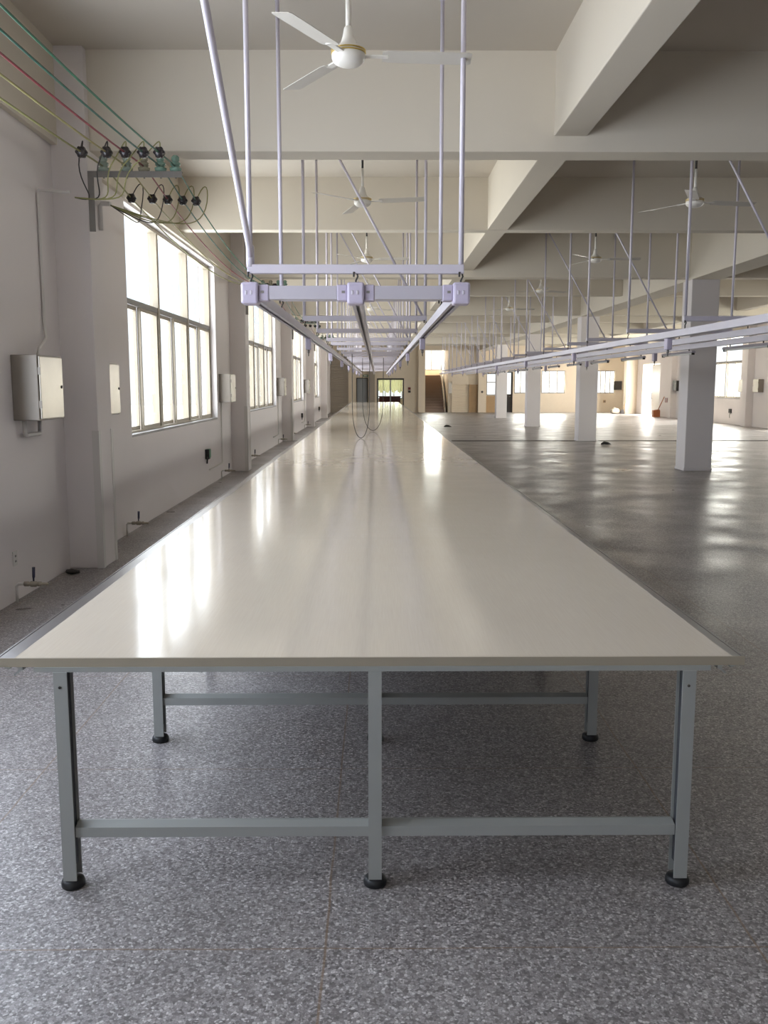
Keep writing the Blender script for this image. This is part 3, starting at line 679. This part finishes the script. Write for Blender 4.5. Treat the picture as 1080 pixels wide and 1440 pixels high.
# ------------------------------------------------------------------ cable loops hanging above the far table
def hloop(label, x0, x1, y, zb):
    pts = [(x0, y, 2.27), (x0, y, zb+.55)]+bez((x0, y, zb+.55), (x0, y, zb-.18), (x1, y, zb-.18), (x1, y, zb+.55), 16)[1:]+[(x1+.01, y, 2.27)]
    tag(MB().tube(pts, .0065, 6).build('hanging_cable', M['dark']), label, 'cable', 'cable loops hanging over the table')
hloop('thin dark cable loop hanging lowest over the table, left one', -.42, -.13, 15.8, .84)
hloop('thin dark cable loop hanging over the table, right one', -.28, .12, 18.2, .85)

# ------------------------------------------------------------------ small far things
t = thing('dustpan', 'orange brown long-handled dustpan by the right doorway', 'dustpan', (15.35, 50.6, 0))
MB().prism([(-.18, .0), (.18, .0), (.18, .34), (.14, .4), (-.18, .36)], 'y', -.14, .14).build('pan', M['orange'], t)
MB().tube([(.1, .02, .36), (.42, .0, 1.1)], .022, 8).build('handle', M['orange'], t)
t = thing('hose_box', 'dark red box on the right wall above the dustpan', 'box', (XR, 49.6, .8))
MB().box(-.18, 0, 0, .4, 0, .25, .01).build('body', M['red'], t); MB().box(-.19, -.18, .03, .37, .03, .22).build('lid', M['red'], t)
t = thing('broom', 'broom leaning on the beige corner pillar', 'broom', (14.85, 55.75, 0))
MB().tube([(0, 0, .2), (.42, .18, 1.15)], .016, 8).build('handle', M['wood'], t)
MB().prism([(-.16, .0), (.14, .0), (.06, .26), (-.04, .26)], 'y', -.05, .05).build('bristles', M['dark'], t)
sk = MB(); r = bmesh.ops.create_icosphere(sk.b, subdivisions=3, radius=1)
for v in sk.b.verts:
    c = v.co; k = 1+.12*math.sin(5*c.x+2)*math.cos(4*c.y)+.08*math.sin(9*c.z+3*c.x)
    v.co = Vector((c.x*.3*k, c.y*.22*k, max(0, (c.z+.8)*.19*k)))
for f in sk.b.faces: f.smooth = True
tag(sk.build('cloth_sack', M['sack'], None, (14.45, 55.9, 0)), 'slumped pale sack on floor by corner pillar', 'sack')
t = thing('wall_switch', 'small brown switch on far wall below the cabinet', 'switch', (14.4, YB, .62))
MB().box(0, .16, -.04, 0, 0, .16, .006).build('plate', M['wood'], t); MB().box(.05, .11, -.055, -.04, .04, .12).build('rocker', M['sill'], t)
t = thing('fire_alarm', 'small dark red alarm on far wall right of glazed door', 'alarm', (1.98, YB, 1.25))
MB().box(0, .16, -.05, 0, .18, .34, .008).build('sounder', M['red'], t); MB().box(.0, .16, -.04, 0, 0, .14, .008).build('call_point', M['dark'], t)
t = thing('window_glow_panel', 'white panel added for window glow beside the stairs', 'electrical box', (4.53, YB, 1.2))  # made-up white panel standing in for the glow of a window gap
MB().box(0, .22, -.08, 0, 0, .68, .006).build('body', M['white'], t); MB().box(.02, .2, -.09, -.08, .02, .66, .003).build('door', M['white'], t)
t = thing('thermostat', 'small dark round fitting on the pilaster by tan door', 'fitting', (6.65, YB-.3, 1.3))
MB().lathe([(.07, 0), (.07, -.03), (.05, -.045)], (0, 0, 0), 'y', 14).build('base', M['dark'], t); MB().lathe([(.03, -.045), (.03, -.06)], (0, 0, 0), 'y', 10).build('dial', M['sill'], t)
t = thing('exit_sign', 'small green exit sign over the grey door', 'sign', (-.86, YB-.001, 2.24))
MB().box(0, .3, -.04, 0, 0, .14, .006).build('housing', M['greenlamp'], t); MB().box(.04, .26, -.043, -.04, .03, .11).build('face', M['white'], t)
t = thing('wall_panel', 'tan board panel below the small far window', 'panel', (6.95, YB, 0))
MB().box(0, .66, -.03, 0, 0, 1.05, .004).build('board', M['wood'], t)
MB().box(.02, .64, -.036, -.03, .5, .53).build('batten', M['wood'], t)
for x, y, lab in ((2.95, 38.4, 'dark scrap on the open floor near the far columns'), (6.75, 27.0, 'dark scrap on floor before the second column')):
    mb = MB().tube([(x-.14, y, .02), (x-.05, y+.05, .05), (x+.05, y-.02, .04), (x+.16, y+.04, .015)], [.02, .05, .04, .01], 7)
    tag(mb.build('rubble', M['dark']), lab, 'scrap')

struct('trim_1', MB().box(1.9, 6.2, 28.72, 29.0, 0, .006).box(7.0, XR, 28.72, 29.0, 0, .006), mat('joint_cover', (70, 64, 60), .9, 0, .15, 9, spec=.1), 'dark expansion joint strip across the right hand floor', 'floor trim')
# ------------------------------------------------------------------ outdoors
g = tag(MB().box(-40, XL-.35, -30, 90, -.35, -.25).box(XR+.35, 50, -30, 90, -.35, -.25).build('ground', M['concrete']), 'pale concrete yard outside the windows', 'ground', kind='structure')

# ------------------------------------------------------------------ light
wd = bpy.data.worlds.new('sky'); SC.world = wd; t = NT(wd)
out = t.n('ShaderNodeOutputWorld'); bg = t.n('ShaderNodeBackground', Strength=2.0)
tc = t.n('ShaderNodeTexCoord'); sp = t.n('ShaderNodeSeparateXYZ'); t.l(tc.outputs['Generated'], sp.inputs[0])
mr = t.n('ShaderNodeMapRange', i1=-.15, i2=.25, i3=0.0, i4=1.0); t.l(sp.outputs[2], mr.inputs[0])
cr = t.n('ShaderNodeValToRGB'); cr.color_ramp.elements[0].color = (.74, .66, .55, 1); cr.color_ramp.elements[1].color = (.80, .92, 1.15, 1)
t.l(mr.outputs[0], cr.inputs[0]); t.l(cr.outputs[0], bg.inputs[0]); t.l(bg.outputs[0], out.inputs[0])

def portal(loc, rot, sx, sy, rad=6.8, col=(.90, .93, 1.0)):
    # skylight entering one window opening
    l = bpy.data.lights.new('window_light', 'AREA'); l.shape = 'RECTANGLE'; l.size = sx; l.size_y = sy
    l.energy = PI*sx*sy*rad; l.color = col
    o = bpy.data.objects.new('window_light', l); COL.objects.link(o); o.location = loc; o.rotation_euler = rot
for a, b in LWIN: portal((XL-.27, (a+b)/2, (WZ0+WZ1)/2), (0, -PI/2, 0), WZ1-WZ0, b-a, 9.5 if a > 25 else 7.6 if a > 8 else 8.6, (.84, .90, 1.07) if a < 8 else (.92, .94, 1.0))
for a, b in RWIN: portal((XR+.27, (a+b)/2, (WZ0+WZ1)/2), (0, PI/2, 0), WZ1-WZ0, b-a, 13 if a < 35 else 26, (1, .96, .89))
portal((XR+.27, sum(RDOOR)/2, 1.5), (0, PI/2, 0), 3.0, 3.4, 34, (1, .96, .89))
for x0, x1, z0, z1 in ((8.72, 9.5, 1.2, 2.64), (10.44, 11.94, 1.2, 2.64), (13.9, 15.1, 1.2, 2.64), (3.06, 4.52, 2.75, 4.3)): portal(((x0+x1)/2, YB+.24 if z1 < 4 else YB+5.98, (z0+z1)/2), (-PI/2, 0, 0), x1-x0, z1-z0, 34, (1, .96, .89))
portal((.86, YB+4.24, 1.7), (-PI/2, 0, 0), 1.76, 1.8, 7, (1, .96, .85))
s = bpy.data.lights.new('sun', 'SUN'); s.energy = 14; s.color = (1, .93, .82); s.angle = .01
so = bpy.data.objects.new('sun', s); COL.objects.link(so); so.location = (30, 40, 30)
d = Vector((-.36, -.10, -.93)); so.rotation_euler = d.to_track_quat('-Z', 'Y').to_euler()

# ------------------------------------------------------------------ camera
cd = bpy.data.cameras.new('camera'); cam = bpy.data.objects.new('camera', cd); COL.objects.link(cam); SC.camera = cam
F = 1290.0
cd.sensor_fit = 'VERTICAL'; cd.sensor_height = 36; cd.sensor_width = 27; cd.lens = F/1440*36; cd.clip_start = .05; cd.clip_end = 300
pitch = math.atan(179/F); yaw = math.atan(10/math.hypot(F, 179))
cam.location = (0, 0, 1.75); cam.rotation_euler = (PI/2-pitch, 0, -yaw)

SC.view_settings.view_transform = 'Standard'; SC.view_settings.look = 'None'; SC.view_settings.exposure = -.18
cy = SC.cycles
cy.use_denoising = True; cy.max_bounces = 10; cy.diffuse_bounces = 5; cy.glossy_bounces = 4; cy.transparent_max_bounces = 12; cy.sample_clamp_indirect = 8
cy.caustics_reflective = False; cy.caustics_refractive = False
